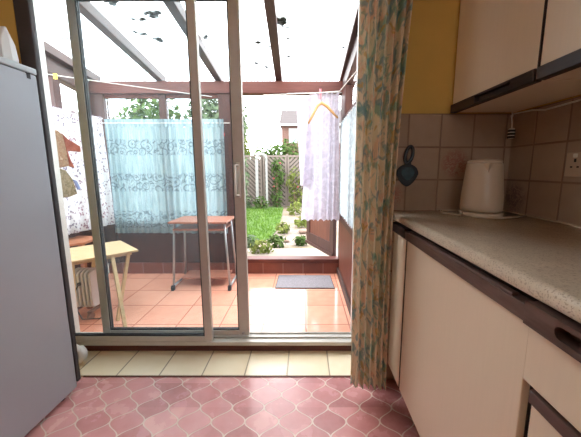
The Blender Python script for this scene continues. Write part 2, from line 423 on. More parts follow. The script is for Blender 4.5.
def tag(o, label=None, cat=None, group=None, kind=None):
    if label: o['label'] = label
    if cat: o['category'] = cat
    if group: o['group'] = group
    if kind: o['kind'] = kind
    return o
def thing(name, loc, label, cat, group=None):
    o = bpy.data.objects.new(name, None); COL.objects.link(o); o.location = loc; o.empty_display_size = .05
    WORLD[o.name] = tuple(loc); return tag(o, label, cat, group)
def frame(name, loc):
    o = bpy.data.objects.new(name, None); COL.objects.link(o); o.location = loc; o.empty_display_size = .05
    WORLD[o.name] = tuple(loc); return tag(o, kind='structure')
def struct(name, mb, mat, **k): return tag(mb.build(name, mat, **k), kind='structure')

def curtain(a, b, z0, z1, folds, amp0, amp1, nz=14, per=10, gather=None, scallop=0, a0=None, b0=None, phase=0, jitter=.35, bow=0):
    """hanging cloth from a to b (plan points) at the top; a0,b0 = its bottom ends; uv in metres of cloth and height"""
    mb = MB(); a, b = Vector(a), Vector(b); a0 = Vector(a0 or a); b0 = Vector(b0 or b)
    n = folds*per; rnd = random.Random(folds*31+int(z1*100)); am = [1+rnd.uniform(-jitter, jitter) for _ in range(folds+2)]
    px = [0]
    for i in range(folds): px.append(px[-1] + 1+rnd.uniform(-jitter, jitter))
    px = [q/px[-1] for q in px]
    def warp(t):
        k = min(int(t*folds), folds-1); f = t*folds-k; return px[k] + (px[k+1]-px[k])*f
    nrm = Vector((-(b-a).y, (b-a).x)).normalized()
    arc = [0.0]
    for j in range(nz+1):
        w = j/nz; z = z1 + (z0-z1)*w; A = amp1 + (amp0-amp1)*w
        pa, pb = a.lerp(a0, w), b.lerp(b0, w); pb = pb - (b-a).normalized()*bow*math.sin(PI*w)
        for i in range(n+1):
            t = i/n; k = min(int(t*folds), folds-1)
            lo, hi = am[k], am[k+1]; fr = t*folds-k; aa = lo+(hi-lo)*fr
            off = A*aa*math.sin(2*PI*t*folds+phase + .5*math.sin(3*w+k)) + A*.13*math.sin(2*PI*t*folds*2.3+1.1+w*1.5)
            p = pa.lerp(pb, warp(t)) + nrm*off
            zz = z
            if scallop and j == nz: zz += scallop*abs(math.sin(PI*t*folds*1.5))
            mb.v.append((p.x, p.y, zz))
            if j == 0 and i > 0:
                arc.append(arc[-1] + (Vector(mb.v[-1])-Vector(mb.v[-2])).length)
            mb.uv[len(mb.v)-1] = (arc[i], zz)
    for j in range(nz):
        for i in range(n):
            q = j*(n+1)+i; mb.f.append((q, q+1, q+n+2, q+n+1))
    return mb

# ================================================================== SETTING: kitchen
struct('floor', MB().box(-1.95, .98, -2.4, 1.354, -.06, 0), M['floor'])
struct('ceiling', MB().box(-2.05, 1.08, -2.5, 1.60, 2.35, 2.42), M['plaster'])
struct('wall_left', MB().box(-2.05, -1.95, -2.5, 1.345, -.06, 2.35), M['yellow'])
struct('wall_right', MB().box(.98, 1.08, -2.5, 1.60, -.06, 2.35), M['yellow'])
# back wall behind the camera, with an unseen window opening added as daylight fill
WX0, WX1, WZ0, WZ1 = .05, .75, 1.2, 1.9
bw = MB().box(-2.05, 1.08, -2.5, -2.4, -.06, WZ0).box(-2.05, 1.08, -2.5, -2.4, WZ1, 2.35).box(-2.05, WX0, -2.5, -2.4, WZ0, WZ1).box(WX1, 1.08, -2.5, -2.4, WZ0, WZ1)
struct('wall_back', bw, M['yellow'])
w1 = frame('fill_window_1', ((WX0+WX1)/2, -2.45, WZ0))
MB().box(WX0, WX1, -2.48, -2.42, WZ0, WZ0+.05).box(WX0, WX1, -2.48, -2.42, WZ1-.05, WZ1).box(WX0, WX0+.05, -2.48, -2.42, WZ0+.05, WZ1-.05).box(WX1-.05, WX1, -2.48, -2.42, WZ0+.05, WZ1-.05).build('window_frame', M['whitepaint'], w1)
MB().box(WX0+.05, WX1-.05, -2.452, -2.448, WZ0+.05, WZ1-.05).build('glass', M['glass'], w1)
# end wall with the wide opening
ew = MB().box(-2.05, -1.465, 1.345, 1.60, -.06, 2.35).box(.32, 1.08, 1.345, 1.60, -.06, 2.35).box(-1.465, .32, 1.345, 1.60, 2.09, 2.35)
struct('wall_end', ew, M['yellow'])
struct('wall_tiles_end', MB().box(.32, .98, 1.337, 1.3455, .0, 1.366), M['tile_end'])
struct('wall_tiles_side', MB().box(.972, .9805, -2.4, 1.337, .0, 1.366), M['tile_side'])
struct('trim_1', MB().box(-1.465, .307, 1.364, 1.571, -.05, .003), M['cream_tile'])
struct('trim_2', MB().box(-1.195, .307, 1.354, 1.364, -.05, .004), M['door_wood'], bevel=.001)
struct('trim_3', MB().box(-1.465, .32, 1.571, 1.70, -.05, .049), M['dk_wood_x'], bevel=.004)
struct('trim_4', MB().box(-1.262, -1.195, 1.322, 1.344, .0, 2.16), M['lining'], bevel=.004)
struct('trim_7', MB().box(-1.465, -1.262, 1.322, 1.345, .0, 2.16), M['yellow'])
struct('trim_5', MB().box(-1.464, -1.40, 1.41, 1.540, .005, 2.09), M['beige_trim'])
struct('trim_6', MB().box(.307, .322, 1.345, 1.56, .0, 2.09), M['alu_white'])

# sliding door set: outer frame, fixed panel in front, sliding panel behind it
d1 = frame('door_1', (-.56, 1.6, .04))
fr = MB().box(-1.465, .32, 1.552, 1.66, .050, .075).box(-1.465, .32, 1.548, 1.66, 2.05, 2.09)
fr.box(-1.464, -1.441, 1.545, 1.66, .075, 2.05).box(.297, .321, 1.545, 1.66, .050, 2.05)
fr.build('door_frame', M['alu'], d1, .003)
MB().box(-1.44, .297, 1.590, 1.596, .0755, .085).box(-1.44, .297, 1.636, 1.642, .0755, .085).build('track', M['alu'], d1)
def panel(name, x0, x1, y0, y1, lw, rw, zb, zt, label, gl):
    p = MB().box(x0, x0+lw, y0, y1, zb, zt).box(x1-rw, x1, y0, y1, zb, zt)
    p.box(x0+lw, x1-rw, y0, y1, zb, zb+.034).box(x0+lw, x1-rw, y0, y1, zt-.04, zt)
    o = p.build(name, M['alu'], d1, .003); o['label'] = label
    ym = (y0+y1)/2
    MB().box(x0+lw, x1-rw, ym-.002, ym+.002, zb+.034, zt-.04).build('glass', M[gl], o)
    g = .006; i0, i1, a, b = x0+lw, x1-rw, zb+.034, zt-.04
    e = MB()
    for (yy0, yy1) in ((y0+.004, ym-.002), (ym+.002, y1-.004)):
        e.box(i0, i0+g, yy0, yy1, a, b).box(i1-g, i1, yy0, yy1, a, b).box(i0+g, i1-g, yy0, yy1, a, a+g).box(i0+g, i1-g, yy0, yy1, b-g, b)
    e.build('gasket', M['alu_dark'], o)
    return o
fp = panel('fixed_panel', -1.439, -.557, 1.552, 1.584, .030, .044, .077, 2.048, 'fixed front glass panel of the sliding door', 'pane')
sp = panel('sliding_panel', -1.252, -.343, 1.602, 1.634, .046, .060, .086, 2.042, 'sliding glass panel pushed behind the fixed one', 'pane')
hd = MB().tube([(-.375, 1.602, .965), (-.385, 1.560, .965), (-.385, 1.560, 1.135), (-.375, 1.602, 1.135)], .0075, 8).box(-.386, -.364, 1.597, 1.602, .95, 1.15)
o = hd.build('handle', M['alu_white'], sp, smooth='auto')
MB().lathe((-.377, 1.600, .105), [(.008, -.006), (.008, .006)], 14).build('lock', M['steel'], sp)

# ================================================================== SETTING: lean-to sunroom
SX0, SX1, SY1 = -2.10, .40, 2.88
struct('floor_sunroom', MB().box(-2.2, .47, 1.70, 2.88, -.06, .0).box(-2.2, -1.465, 1.60, 1.70, -.06, .0).box(.32, .47, 1.60, 1.70, -.06, 0), M['quarry'])
struct('baseboard_back', MB().box(-2.10, .372, 2.868, 2.90, 0, .118), M['skirt_brick'])
# roof: slope rises to the house
def zr(y): return 1.962 + (2.95-y)*.125
RX = [(-2.075, -2.05), (-1.42, -1.375), (-.842, -.805), (-.25, -.20), (.385, .36)]
for i, (xb, xt) in enumerate(RX):
    struct('rafter' if i == 0 else 'rafter.%03d' % i, MB().bar((xb, 2.96, zr(2.96)+.035), (xt, 1.60, zr(1.60)+.035), .066, .072), M['dk_wood_y'], bevel=.004)
# corrugated translucent sheet
def sheet():
    mb = MB(); n = 210; x0, x1 = -2.16, .46
    for y in (3.05, 1.60):
        for i in range(n+1):
            x = x0+(x1-x0)*i/n
            mb.v.append((x, y, zr(y)+.079 + .007*math.sin(2*PI*x/.076)))
    for i in range(n): mb.f.append((i, i+1, n+2+i, n+1+i))
    return mb
struct('ceiling_sunroom', sheet(), M['roof'], smooth=True)
struct('beam', MB().box(-2.16, .45, 2.85, 2.95, 1.846, 1.962), M['dk_wood_x'], bevel=.005)
struct('beam_left', MB().bar((-2.13, 2.849, zr(2.9)-.055), (-2.13, 1.60, zr(1.6)-.045), .09, .16), M['dk_wood_y'], bevel=.005)
struct('beam_right', MB().bar((.42, 2.849, zr(2.9)-.055), (.42, 1.60, zr(1.6)-.055), .09, .13), M['dk_wood_y'], bevel=.005)
# back frame posts
struct('post_corner', MB().box(-2.16, -1.975, 2.86, 2.94, .119, 1.845), M['dk_wood'], bevel=.004)
struct('post_middle', MB().box(-1.437, -1.367, 2.87, 2.93, .56, 1.845), M['dk_wood'], bevel=.004)
struct('post_door', MB().box(-.845, -.70, 2.86, 2.94, .119, 1.845), M['dk_wood'], bevel=.004)
struct('post_right', MB().box(.372, .45, 2.85, 2.94, .0, 1.845), M['dk_wood'], bevel=.004)
struct('wall_back_dado', MB().box(-1.975, -.845, 2.885, 2.925, .119, .56), M['dk_wood'])
w2 = frame('window_2', (-1.41, 2.9, .56))
MB().box(-1.975, -1.438, 2.885, 2.925, .561, .60).box(-1.366, -.846, 2.885, 2.925, .561, .60).box(-1.975, -1.438, 2.885, 2.925, 1.81, 1.845).box(-1.366, -.846, 2.885, 2.925, 1.81, 1.845).build('window_frame', M['dk_wood_x'], w2)
MB().box(-1.974, -1.438, 2.903, 2.907, .6, 1.81).build('glass', M['glass'], w2)
MB().box(-1.366, -.846, 2.903, 2.907, .6, 1.81).build('glass', M['glass'], w2)
# door sill of the garden door
struct('door_sill', MB().box(-.70, .372, 2.855, 2.97, .119, .165), M['dk_wood_x'], bevel=.006)
# left side wall
struct('wall_sunroom_left', MB().box(-2.16, -2.10, 1.60, 2.86, -.05, .62), M['dk_wood'])
w3 = frame('window_3', (-2.13, 2.2, .62))
wf = MB().box(-2.16, -2.10, 1.60, 2.86, .62, .66)
for (a, b) in ((1.60, 1.66), (2.455, 2.525), (2.80, 2.86)): wf.box(-2.16, -2.10, a, b, .66, zr(b)-.135)
wf.build('window_frame', M['dk_wood'], w3)
MB().box(-2.132, -2.128, 1.66, 2.455, .66, 1.90).build('glass', M['glass'], w3)
MB().box(-2.132, -2.128, 2.525, 2.80, .66, 1.84).build('glass', M['glass'], w3)
# right side wall
struct('wall_sunroom_right', MB().box(.372, .43, 1.60, 2.85, -.05, .60), M['door_wood'])
struct('baseboard_sunroom_right', MB().box(.350, .372, 1.60, 2.866, .0, .075), M['dk_wood_y'], bevel=.006)
w4 = frame('window_4', (.40, 2.2, .60))
wf = MB().box(.365, .44, 1.60, 2.85, .60, .655).box(.372, .44, 1.66, 2.78, 1.55, 1.60)
for (a, b) in ((1.60, 1.66), (2.05, 2.10), (2.62, 2.85)): wf.box(.372, .44, a, b, .655, zr(b)-.115)
wf.build('window_frame', M['dk_wood'], w4)
MB().box(.404, .408, 1.66, 2.05, .66, 1.90).build('glass', M['glass'], w4)
MB().box(.404, .408, 2.10, 2.62, .66, 1.85).build('glass', M['glass'], w4)

# garden door leaf, standing open outwards
d2 = frame('door_2', (.355, 2.975, .168))
hv = Vector((-.29, .65, 0)).normalized(); hn = Vector((hv.y, -hv.x, 0)); H0 = Vector((.340, 2.975, 0))
def leafbox(mb, s0, s1, z0, z1, t0, t1):
    vs = [tuple(H0 + hv*s + hn*t + Vector((0, 0, z))) for z in (z0, z1) for t in (t0, t1) for s in (s0, s1)]
    return mb.add(vs, [(0,2,3,1), (4,5,7,6), (0,1,5,4), (2,6,7,3), (0,4,6,2), (1,3,7,5)])
mb = MB(); leafbox(mb, 0, .09, .15, 1.83, -.02, .02); leafbox(mb, .62, .71, .15, 1.83, -.02, .02)
leafbox(mb, .09, .62, .15, .30, -.02, .02); leafbox(mb, .09, .62, .72, .85, -.02, .02); leafbox(mb, .09, .62, 1.74, 1.83, -.02, .02)
mb.build('door_frame', M['dk_wood'], d2, .004)
mb = MB(); leafbox(mb, .09, .62, .30, .72, -.008, .008); mb.build('door_panel', M['door_wood'], d2)
mb = MB(); leafbox(mb, .09, .62, .85, 1.74, -.003, .003); mb.build('glass', M['glass'], d2)
mb = MB(); leafbox(mb, .0, .72, .15, .185, -.034, -.02); mb.build('weather_bar', M['dk_wood'], d2)

# ================================================================== KITCHEN THINGS
# fridge
fx, fy0, fy1, fh = -1.148, .62, 1.265, 1.535
t = thing('fridge', (-1.45, .94, 0), 'tall silver grey fridge standing against the yellow wall', 'fridge')
MB().box(-1.72, fx, fy0+.05, fy1, .022, fh-.028).build('body', M['fridge'], t, .006)
MB().box(-1.722, fx+.002, fy0+.045, fy1+.002, fh-.026, fh).build('top_panel', M['fridge_top'], t, .005)['label'] = 'paler grey top panel'
MB().box(-1.72, fx, fy0-.005, fy0+.044, .06, fh-.03).build('door', M['fridge'], t, .012)
MB().box(-1.70, -1.67, fy0-.04, fy0-.006, .75, 1.15).build('handle', M['fridge_top'], t, .008)
for xx in (-1.68, fx-.04):
    for yy in (fy0+.1, fy1-.06):
        MB().lathe((xx, yy, 0), [(.02, 0), (.02, .02)], 12).build('foot', M['black'], t)
MB().box(fx-.005, fx+.0015, fy1-.045, fy1-.030, fh-.05, fh-.027).build('hinge_clip', M['black'], t)
# packet on the fridge
t = thing('packet', (-1.26, 1.225, fh), 'white paper packet with blue print on top of the fridge', 'packet')
pk = MB(); prof = [(-.05, -.03), (.05, -.03), (.055, 0), (.05, .03), (-.05, .03), (-.055, 0)]
rings = []
for (z, sx, sy) in ((0, 1, 1), (.03, 1.08, 1.1), (.09, 1.0, 1.0), (.13, .92, .5), (.15, .9, .12)):
    rings.append([(-1.26+p[0]*sx, 1.225+p[1]*sy, fh+z) for p in prof])
pk.v = [v for r in rings for v in r]; n = 6
pk.f = [(i*n+k, i*n+(k+1) % n, (i+1)*n+(k+1) % n, (i+1)*n+k) for i in range(4) for k in range(n)] + [tuple(range(n)), tuple(range(24, 30))]
pk.build('wrapper', M['offwhite'], t, .004)
MB().box(-1.245, -1.219, 1.185, 1.1925, fh+.045, fh+.085).build('printed_mark', M['blueprint'], t)

# crumpled white bag
wb = MB(); wb.ball((-1.308, 1.46, .056), .055, 14, 10, (.95, .8, 1.0), .16).ball((-1.335, 1.465, .105), .03, 10, 7, (.7, .7, 1.3), .2)
tag(wb.build('plastic_bag', M['offwhite'], smooth=True), 'crumpled white plastic bag tucked beside the fridge on the cream tiles', 'bag')

# patterned kitchen curtain
kt = thing('kitchen_curtain', (.32, 1.23, .03), 'long gathered curtain with faded green and orange floral print', 'curtain')
kc = curtain((.222, 1.225), (.470, 1.225), .055, 2.25, 6, .019, .024, 20, 12, a0=(.230, 1.235), b0=(.400, 1.215), bow=.034)
kc.build('drape', M['k_curt'], kt, smooth=True, recalc=False)
hm = curtain((.222, 1.225), (.470, 1.225), 2.25, 2.30, 7, .024, .024, 2, 12)
hm.build('heading', M['k_curt'], kt, smooth=True, recalc=False)

# worktop
wx = .420
t = thing('worktop', (.69, .2, .872), 'long speckled beige laminate worktop with a rolled front edge', 'worktop')
wp = MB(); arc = [(wx+.016-.016*math.cos(a), .016*math.sin(a)) for a in [PI/2*(k/5) for k in range(6)]]
poly = [(.970, .872), (.970, .910)] + [(x, .894+z) for x, z in arc[::-1]] + [(x, .888-z) for x, z in arc]
wp.prism(poly, (0, 1.333, 0), (1, 0, 0), (0, 0, 1), (0, -1, 0), 2.6)
wp.build('slab', M['worktop'], t, smooth='auto')
MB().tube([(.968, 1.33, .9125), (.968, -1.2, .9125)], .004, 6).build('sealant', M['beige_trim'], t)

# base cabinets
cx0 = .458       # carcass front plane
def door_slab(mb, y0, y1, z0, z1, x0=cx0-.018, x1=cx0-.001): return mb.box(x0, x1, y0, y1, z0, z1)
def grip(parent, y0, y1, z0, z1, mat, x0=cx0-.030, slot=None):
    mb = MB()
    if slot is None:
        mb.box(x0, cx0-.001, y0, y1, z0, z1)
    else:
        a, b, zz0, zz1 = slot
        mb.box(x0, cx0-.001, y0, a, z0, z1).box(x0, cx0-.001, b, y1, z0, z1).box(x0, cx0-.001, a, b, z0, zz0).box(x0, cx0-.001, a, b, zz1, z1)
    return mb.build('grip_strip', M[mat], parent, .002)
def base(name, y0, y1, label, group='cream base cabinets'):
    t = thing(name, ((cx0+.97)/2, (y0+y1)/2, 0), label, 'cabinet', group)
    MB().box(cx0, .968, y0+.0015, y1-.0015, .10, .8715).build('carcass', M['cab_edge'], t)
    MB().box(cx0+.05, cx0+.068, y0+.0015, y1-.0015, .0, .099).build('plinth', M['cab_edge'], t)
    return t
t = base('base_cabinet', 1.155, 1.332, 'narrow cream base cabinet beside the floral curtain')
door_slab(MB(), 1.162, 1.329, .105, .815).build('door', M['cab'], t, .001)
MB().box(cx0-.0185, cx0-.001, 1.1562, 1.1615, .105, .815).build('gap_strip', M['cab_edge'], t)  # dark strip filling the gap between the two doors
grip(t, 1.160, 1.329, .817, .858, 'strip_dk')
t = base('base_cabinet', .500, 1.155, 'wide cream base cabinet with one large door below the worktop')
door_slab(MB(), .503, 1.152, .105, .815).build('door', M['cab'], t, .002)
gs = grip(t, .503, 1.152, .817, .852, 'strip')
MB().box(cx0-.0305, cx0-.016, .54, 1.10, .8525, .860).build('grip_lip', M['strip'], gs, .002)
t = base('base_cabinet', -.10, .500, 'cream base drawer cabinet with a brown slotted grip strip')
dr = door_slab(MB(), -.096, .497, .700, .820, cx0-.024).build('drawer', M['cab'], t, .002)
# grip strip with a pill-shaped finger slot
gy0, gy1, gz0, gz1, sy0, sy1, sz0, sz1 = -.096, .492, .822, .866, .30, .428, .834, .857
mb = MB(); xf, xb = cx0-.042, cx0-.001
mb.box(xf, xb, sy1, gy1, gz0, gz1).box(xf, xb, gy0, sy0, gz0, gz1).box(xf, xb, sy0, sy1, gz0, sz0).box(xf, xb, sy0, sy1, sz1, gz1).box(cx0-.016, xb, sy0, sy1, sz0, sz1)
r_ = (sz1-sz0)/2; zc_ = (sz0+sz1)/2
for (ye, sg) in ((sy1, -1), (sy0, 1)):
    for up_ in (1, -1):
        q = [(0, up_*r_)] + [(sg*(r_-r_*math.cos(a)), up_*r_*math.sin(a)) for a in [PI/2*k/6 for k in range(6, -1, -1)]][0:]
        mb.prism([(0, up_*r_)] + [(sg*(r_-r_*math.sin(PI/2*k/6)), up_*r_*math.cos(PI/2*k/6)) for k in range(6, -1, -1)][0:7] , (xf, ye, zc_), (0,1,0), (0,0,1), (1,0,0), .026)
mb.build('grip_strip', M['strip'], dr, .0015)
dd = door_slab(MB(), -.096, .478, .105, .665).build('door', M['cab'], t, .002)
MB().box(cx0-.026, cx0-.001, -.096, .478, .667, .693).build('grip_strip', M['strip'], dd, .002)
t = base('base_cabinet', -.70, -.10, 'cream base cabinet nearest the camera under the worktop')
door_slab(MB(), -.696, -.104, .105, .815).build('door', M['cab'], t, .002)
grip(t, -.696, -.104, .817, .858, 'strip')

# wall cupboards
def wall_unit(y0, y1, label):
    t = thing('wall_cupboard', (.83, (y0+y1)/2, 1.37), label, 'cupboard', 'cream wall cupboards')
    MB().box(.702, .968, y0+.001, y1-.001, 1.370, 2.10).build('body', M['cab'], t, .001)
    d = MB().box(.681, .700, y0+.004, y1-.003, 1.404, 2.10).build('door', M['cab'], t, .002)
    MB().box(.6805, .700, y0-.0008, y0+.0035, 1.404, 2.10).build('gap_strip', M['cab_edge'], d)  # dark strip along the gap beside the door
    y0s, y1s = y0+.10, y0+.10+min(.20, (y1-y0)*.4)
    g = MB().box(.672, .700, y0+.004, y0s, 1.366, 1.402).box(.672, .700, y1s, y1-.003, 1.366, 1.402).box(.672, .700, y0s, y1s, 1.366, 1.372).box(.672, .700, y0s, y1s, 1.393, 1.402).box(.690, .700, y0s, y1s, 1.372, 1.393)
    g.build('grip_strip', M['strip_dk'], d, .002)['label'] = 'blackish brown grip strip along the door bottom'
    return t
wall_unit(.860, 1.334, 'cream wall cupboard at the tiled corner, dark grip strip below its door')
wall_unit(.26, .857, 'cream wall cupboard partly outside the frame, above the wall socket')

# kettle
kx, ky, kz = .777, 1.213, .9105
t = thing('kettle', (kx, ky, kz), 'ivory plastic jug kettle on the worktop in the tiled corner', 'kettle')
MB().lathe((kx, ky, kz), [(.080, 0), (.084, .004), (.084, .014), (.078, .018)], 36).build('base', M['kettle'], t, smooth='auto')
MB().lathe((kx, ky, kz), [(.068, .019), (.079, .024), (.081, .04), (.079, .09), (.074, .15), (.069, .20), (.067, .222), (.064, .228)], 40).build('body', M['kettle'], t, smooth='auto')
MB().lathe((kx, ky, kz), [(.064, .229), (.0645, .234), (.058, .240), (.03, .243), (.012, .243)], 36).build('lid', M['kettle'], t, smooth='auto')
dv = Vector((-.35, -.94, 0)); sd = Vector((.94, -.35, 0)); sp_ = MB(); c0 = Vector((kx, ky, kz))
vs = [c0+dv*.062+sd*.020+Vector((0,0,.222)), c0+dv*.062-sd*.020+Vector((0,0,.222)), c0+dv*.084+Vector((0,0,.225)), c0+dv*.070+Vector((0,0,.185)), c0+dv*.064+sd*.013+Vector((0,0,.195)), c0+dv*.064-sd*.013+Vector((0,0,.195))]
sp_.add(vs, [(0, 1, 2), (0, 2, 3, 4), (1, 5, 3, 2), (0, 4, 5, 1), (4, 3, 5)])
sp_.build('spout', M['kettle'], t)
h0 = c0-dv*.068; MB().tube([h0+Vector((0,0,.21)), c0-dv*.105+Vector((0,0,.215)), c0-dv*.118+Vector((0,0,.16)), c0-dv*.112+Vector((0,0,.09)), c0-dv*.082+Vector((0,0,.06))], [.012,.013,.012,.011,.010], 10).build('handle', M['kettle'], t, smooth=True)
MB().tube([c0+Vector((-.083, -.01, .012)), (.672, 1.185, .9157), (.655, 1.20, .9155), (.632, 1.26, .9155), (.655, 1.315, .9155), (.70, 1.325, .9155), (.85, 1.322, .9155), (.955, 1.318, .9155), (.958, 1.25, .9155), (.955, 1.18, .9155)], .004, 8).build('cord', M['kettle'], t, smooth=True)
MB().tube([(.70, 1.145, .9157), (.74, 1.118, .9157), (.80, 1.112, .9155), (.88, 1.14, .9155), (.952, 1.178, .9155)], .0042, 8).build('cord', M['kettle'], t, smooth=True)

# ornament on the tiles
ox, oy = .488, 1.334
t = thing('wall_ornament', (ox, oy, 1.03), 'dark teal rounded ornament with a pointed base hung by its loop on the tiles', 'ornament')
ht = []
for k in range(40):
    a = 2*PI*k/40; c_ = math.cos(a)
    yy = .046*c_ if c_ > 0 else .060*c_*abs(c_)**.35
    ht.append((.052*math.sin(a)*(1 if c_ > 0 else (1-abs(c_))**.12), yy))
MB().prism(ht, (ox, oy, 1.090), (1,0,0), (0,0,1), (0,-1,0), .014).build('plaque', M['ceramic'], t, .004)
MB().prism([(a*.60, b*.60) for a, b in ht], (ox, oy-.0145, 1.094), (1,0,0), (0,0,1), (0,-1,0), .004).build('glazed_centre', M['ceramic_hi'], t, .0015)
MB().prism([(-.018, 0), (.018, 0), (.012, .022), (-.010, .022)], (ox, oy-.001, 1.128), (1,0,0), (0,0,1), (0,-1,0), .012).build('neck', M['ceramic'], t, .002)
MB().tube([(ox+.004+.017*math.cos(a)+.006*math.sin(a), oy-.008, 1.178+.038*math.sin(a)) for a in [2*PI*k/24 for k in range(25)]], .0085, 8, False).build('loop', M['ceramic'], t, smooth=True)

# wall socket
t = thing('wall_socket', (.966, .985, 1.128), 'white double wall socket on the tiles below the wall cupboard', 'socket')
MB().box(.961, .9715, .887, 1.037, 1.085, 1.171).build('plate', M['socket'], t, .003)
for yc in (1.0, .924):
    for (ya, yb, za, zb) in ((-.004, .004, 1.136, 1.148), (.008, .016, 1.116, 1.122), (-.016, -.008, 1.116, 1.122)):
        MB().box(.9602, .9610, yc+ya, yc+yb, za, zb).build('pin_hole', M['black'], t)
for yc in (1.0, .924): MB().box(.957, .961, yc-.007, yc+.007, 1.152, 1.166).build('rocker_switch', M['white_plastic'], t, .001)

# hanging plug on a hook and the flex along the cupboard
t = thing('hanging_plug', (.945, 1.31, 1.30), 'small black and white plug dangling on a hook under the cupboard', 'plug')
MB().tube([(.955, 1.325, 1.368), (.952, 1.318, 1.352), (.945, 1.312, 1.345), (.940, 1.308, 1.352)], .0035, 8).build('hook', M['white_plastic'], t, smooth=True)
MB().tube([(.945, 1.312, 1.343), (.949, 1.312, 1.32), (.950, 1.312, 1.296)], .0025, 6).build('cord', M['white_plastic'], t, smooth=True)
for k in range(3): MB().box(.938, .962, 1.301, 1.323, 1.280-.014*k, 1.290-.014*k).build('black_band', M['black'], t, .002)
MB().box(.940, .960, 1.303, 1.321, 1.250, 1.297).build('body', M['white_plastic'], t, .003)
fl = [(.958, 1.318, 1.362), (.962, 1.22, 1.358), (.963, 1.155, 1.346), (.964, 1.02, 1.350), (.964, .92, 1.362), (.964, .70, 1.366), (.964, .45, 1.366)]
tag(MB().tube(fl, .0035, 8).build('cable', M['white_plastic'], smooth=True), 'thin pale cable sagging beneath the wall cupboards', 'cable')

# ================================================================== SUNROOM THINGS
# desk
t = thing('desk', (-.955, 2.6, 0), 'small red-brown desk on grey tube legs against the blue curtain', 'desk')
zt = .648; dx0, dx1, dy0, dy1 = -1.215, -.690, 2.43, 2.765
MB().box(dx0, dx1, dy0, dy1, zt-.018, zt).build('desk_top', M['desk'], t, .004)
MB().box(dx0+.03, dx1-.03, dy0+.02, dy1-.03, zt-.082, zt-.070).build('keyboard_shelf', M['desk'], t, .003)
MB().box(dx0+.045, dx1-.045, dy0+.10, dy1-.03, .075, .092).build('lower_shelf', M['desk'], t, .003)
for xs, xf in ((dx0+.035, dx0+.0), (dx1-.035, dx1+.0)):
    MB().tube([(xs, dy0+.05, zt-.02), (xf, dy0+.035, .045)], .010, 10).build('leg', M['steel'], t, smooth='auto')
    MB().tube([(xs, dy1-.06, zt-.02), (xf, dy1-.04, .045)], .010, 10).build('leg', M['steel'], t, smooth='auto')
    MB().tube([(xf, dy0+.02, .035), (xf, dy1-.02, .035)], .011, 10).build('foot_bar', M['steel'], t, smooth='auto')
    MB().box(xf-.014, xf+.014, dy0+.0, dy0+.035, 0, .047).build('foot_cap', M['black'], t, .003)
    MB().box(xf-.014, xf+.014, dy1-.035, dy1, 0, .047).build('foot_cap', M['black'], t, .003)
MB().tube([(dx0+.036, dy0+.06, zt-.088), (dx1-.036, dy0+.06, zt-.088)], .008, 8).build('cross_bar', M['steel'], t, smooth='auto')

# folding pine table
t = thing('folding_table', (-1.56, 2.05, 0), 'pale pine folding snack table with crossed legs behind the glass', 'table')
A, B, Cc, D = Vector((-1.60, 2.36, 0)), Vector((-1.275, 2.075, 0)), Vector((-1.585, 1.775, 0)), Vector((-1.91, 2.06, 0))
tz = .50
tp = MB(); tp.v = [(p.x, p.y, z) for z in (tz-.016, tz) for p in (A, B, Cc, D)]
tp.f = [(0,1,2,3), (4,7,6,5), (0,4,5,1), (1,5,6,2), (2,6,7,3), (3,7,4,0)]
tp.build('table_top', M['pine'], t, .004)
e1 = (B-Cc).normalized(); e2 = (A-B).normalized()
def L2(p, q, w=.034, d=.022): return MB().bar(p, q, w, d, e1)
up = Vector((0, 0, tz-.018))
l1a = Cc.lerp(B, .62)+e2*.03; l2a = Cc.lerp(B, .88)+e2*.05
L2(l1a+up, (-1.245, 1.80, .0)).build('leg', M['pine'], t, .002)
L2(l2a+up, (-1.385, 1.925, 0)).build('leg', M['pine'], t, .002)
L2(Cc.lerp(B, .10)+e2*.05+up, (-1.575, 1.775, 0)).build('leg', M['pine'], t, .002)
L2(D.lerp(A, .55)+up-e2*.04, (-1.80, 2.22, 0)).build('leg', M['pine'], t, .002)
MB().bar(Cc.lerp(B, .08)+e2*.05+up-Vector((0,0,.012)), Cc.lerp(B, .92)+e2*.05+up-Vector((0,0,.012)), .02, .022).build('rail', M['pine'], t, .002)

# side table by the patterned curtain
t = thing('side_table', (-1.98, 2.3, 0), 'orange-brown wooden side table below the sprigged white curtain', 'table')
MB().prism([(0, 0), (.225, .22), (.20, .45), (-.02, .45)], (-2.085, 2.08, .48), (1,0,0), (0,1,0), (0,0,1), .02).build('table_top', M['teak'], t, .003)
for (x, y) in ((-2.07, 2.12), (-1.90, 2.31), (-1.91, 2.50), (-2.07, 2.50)):
    MB().box(x-.014, x+.014, y-.014, y+.014, 0, .479).build('leg', M['teak'], t, .002)

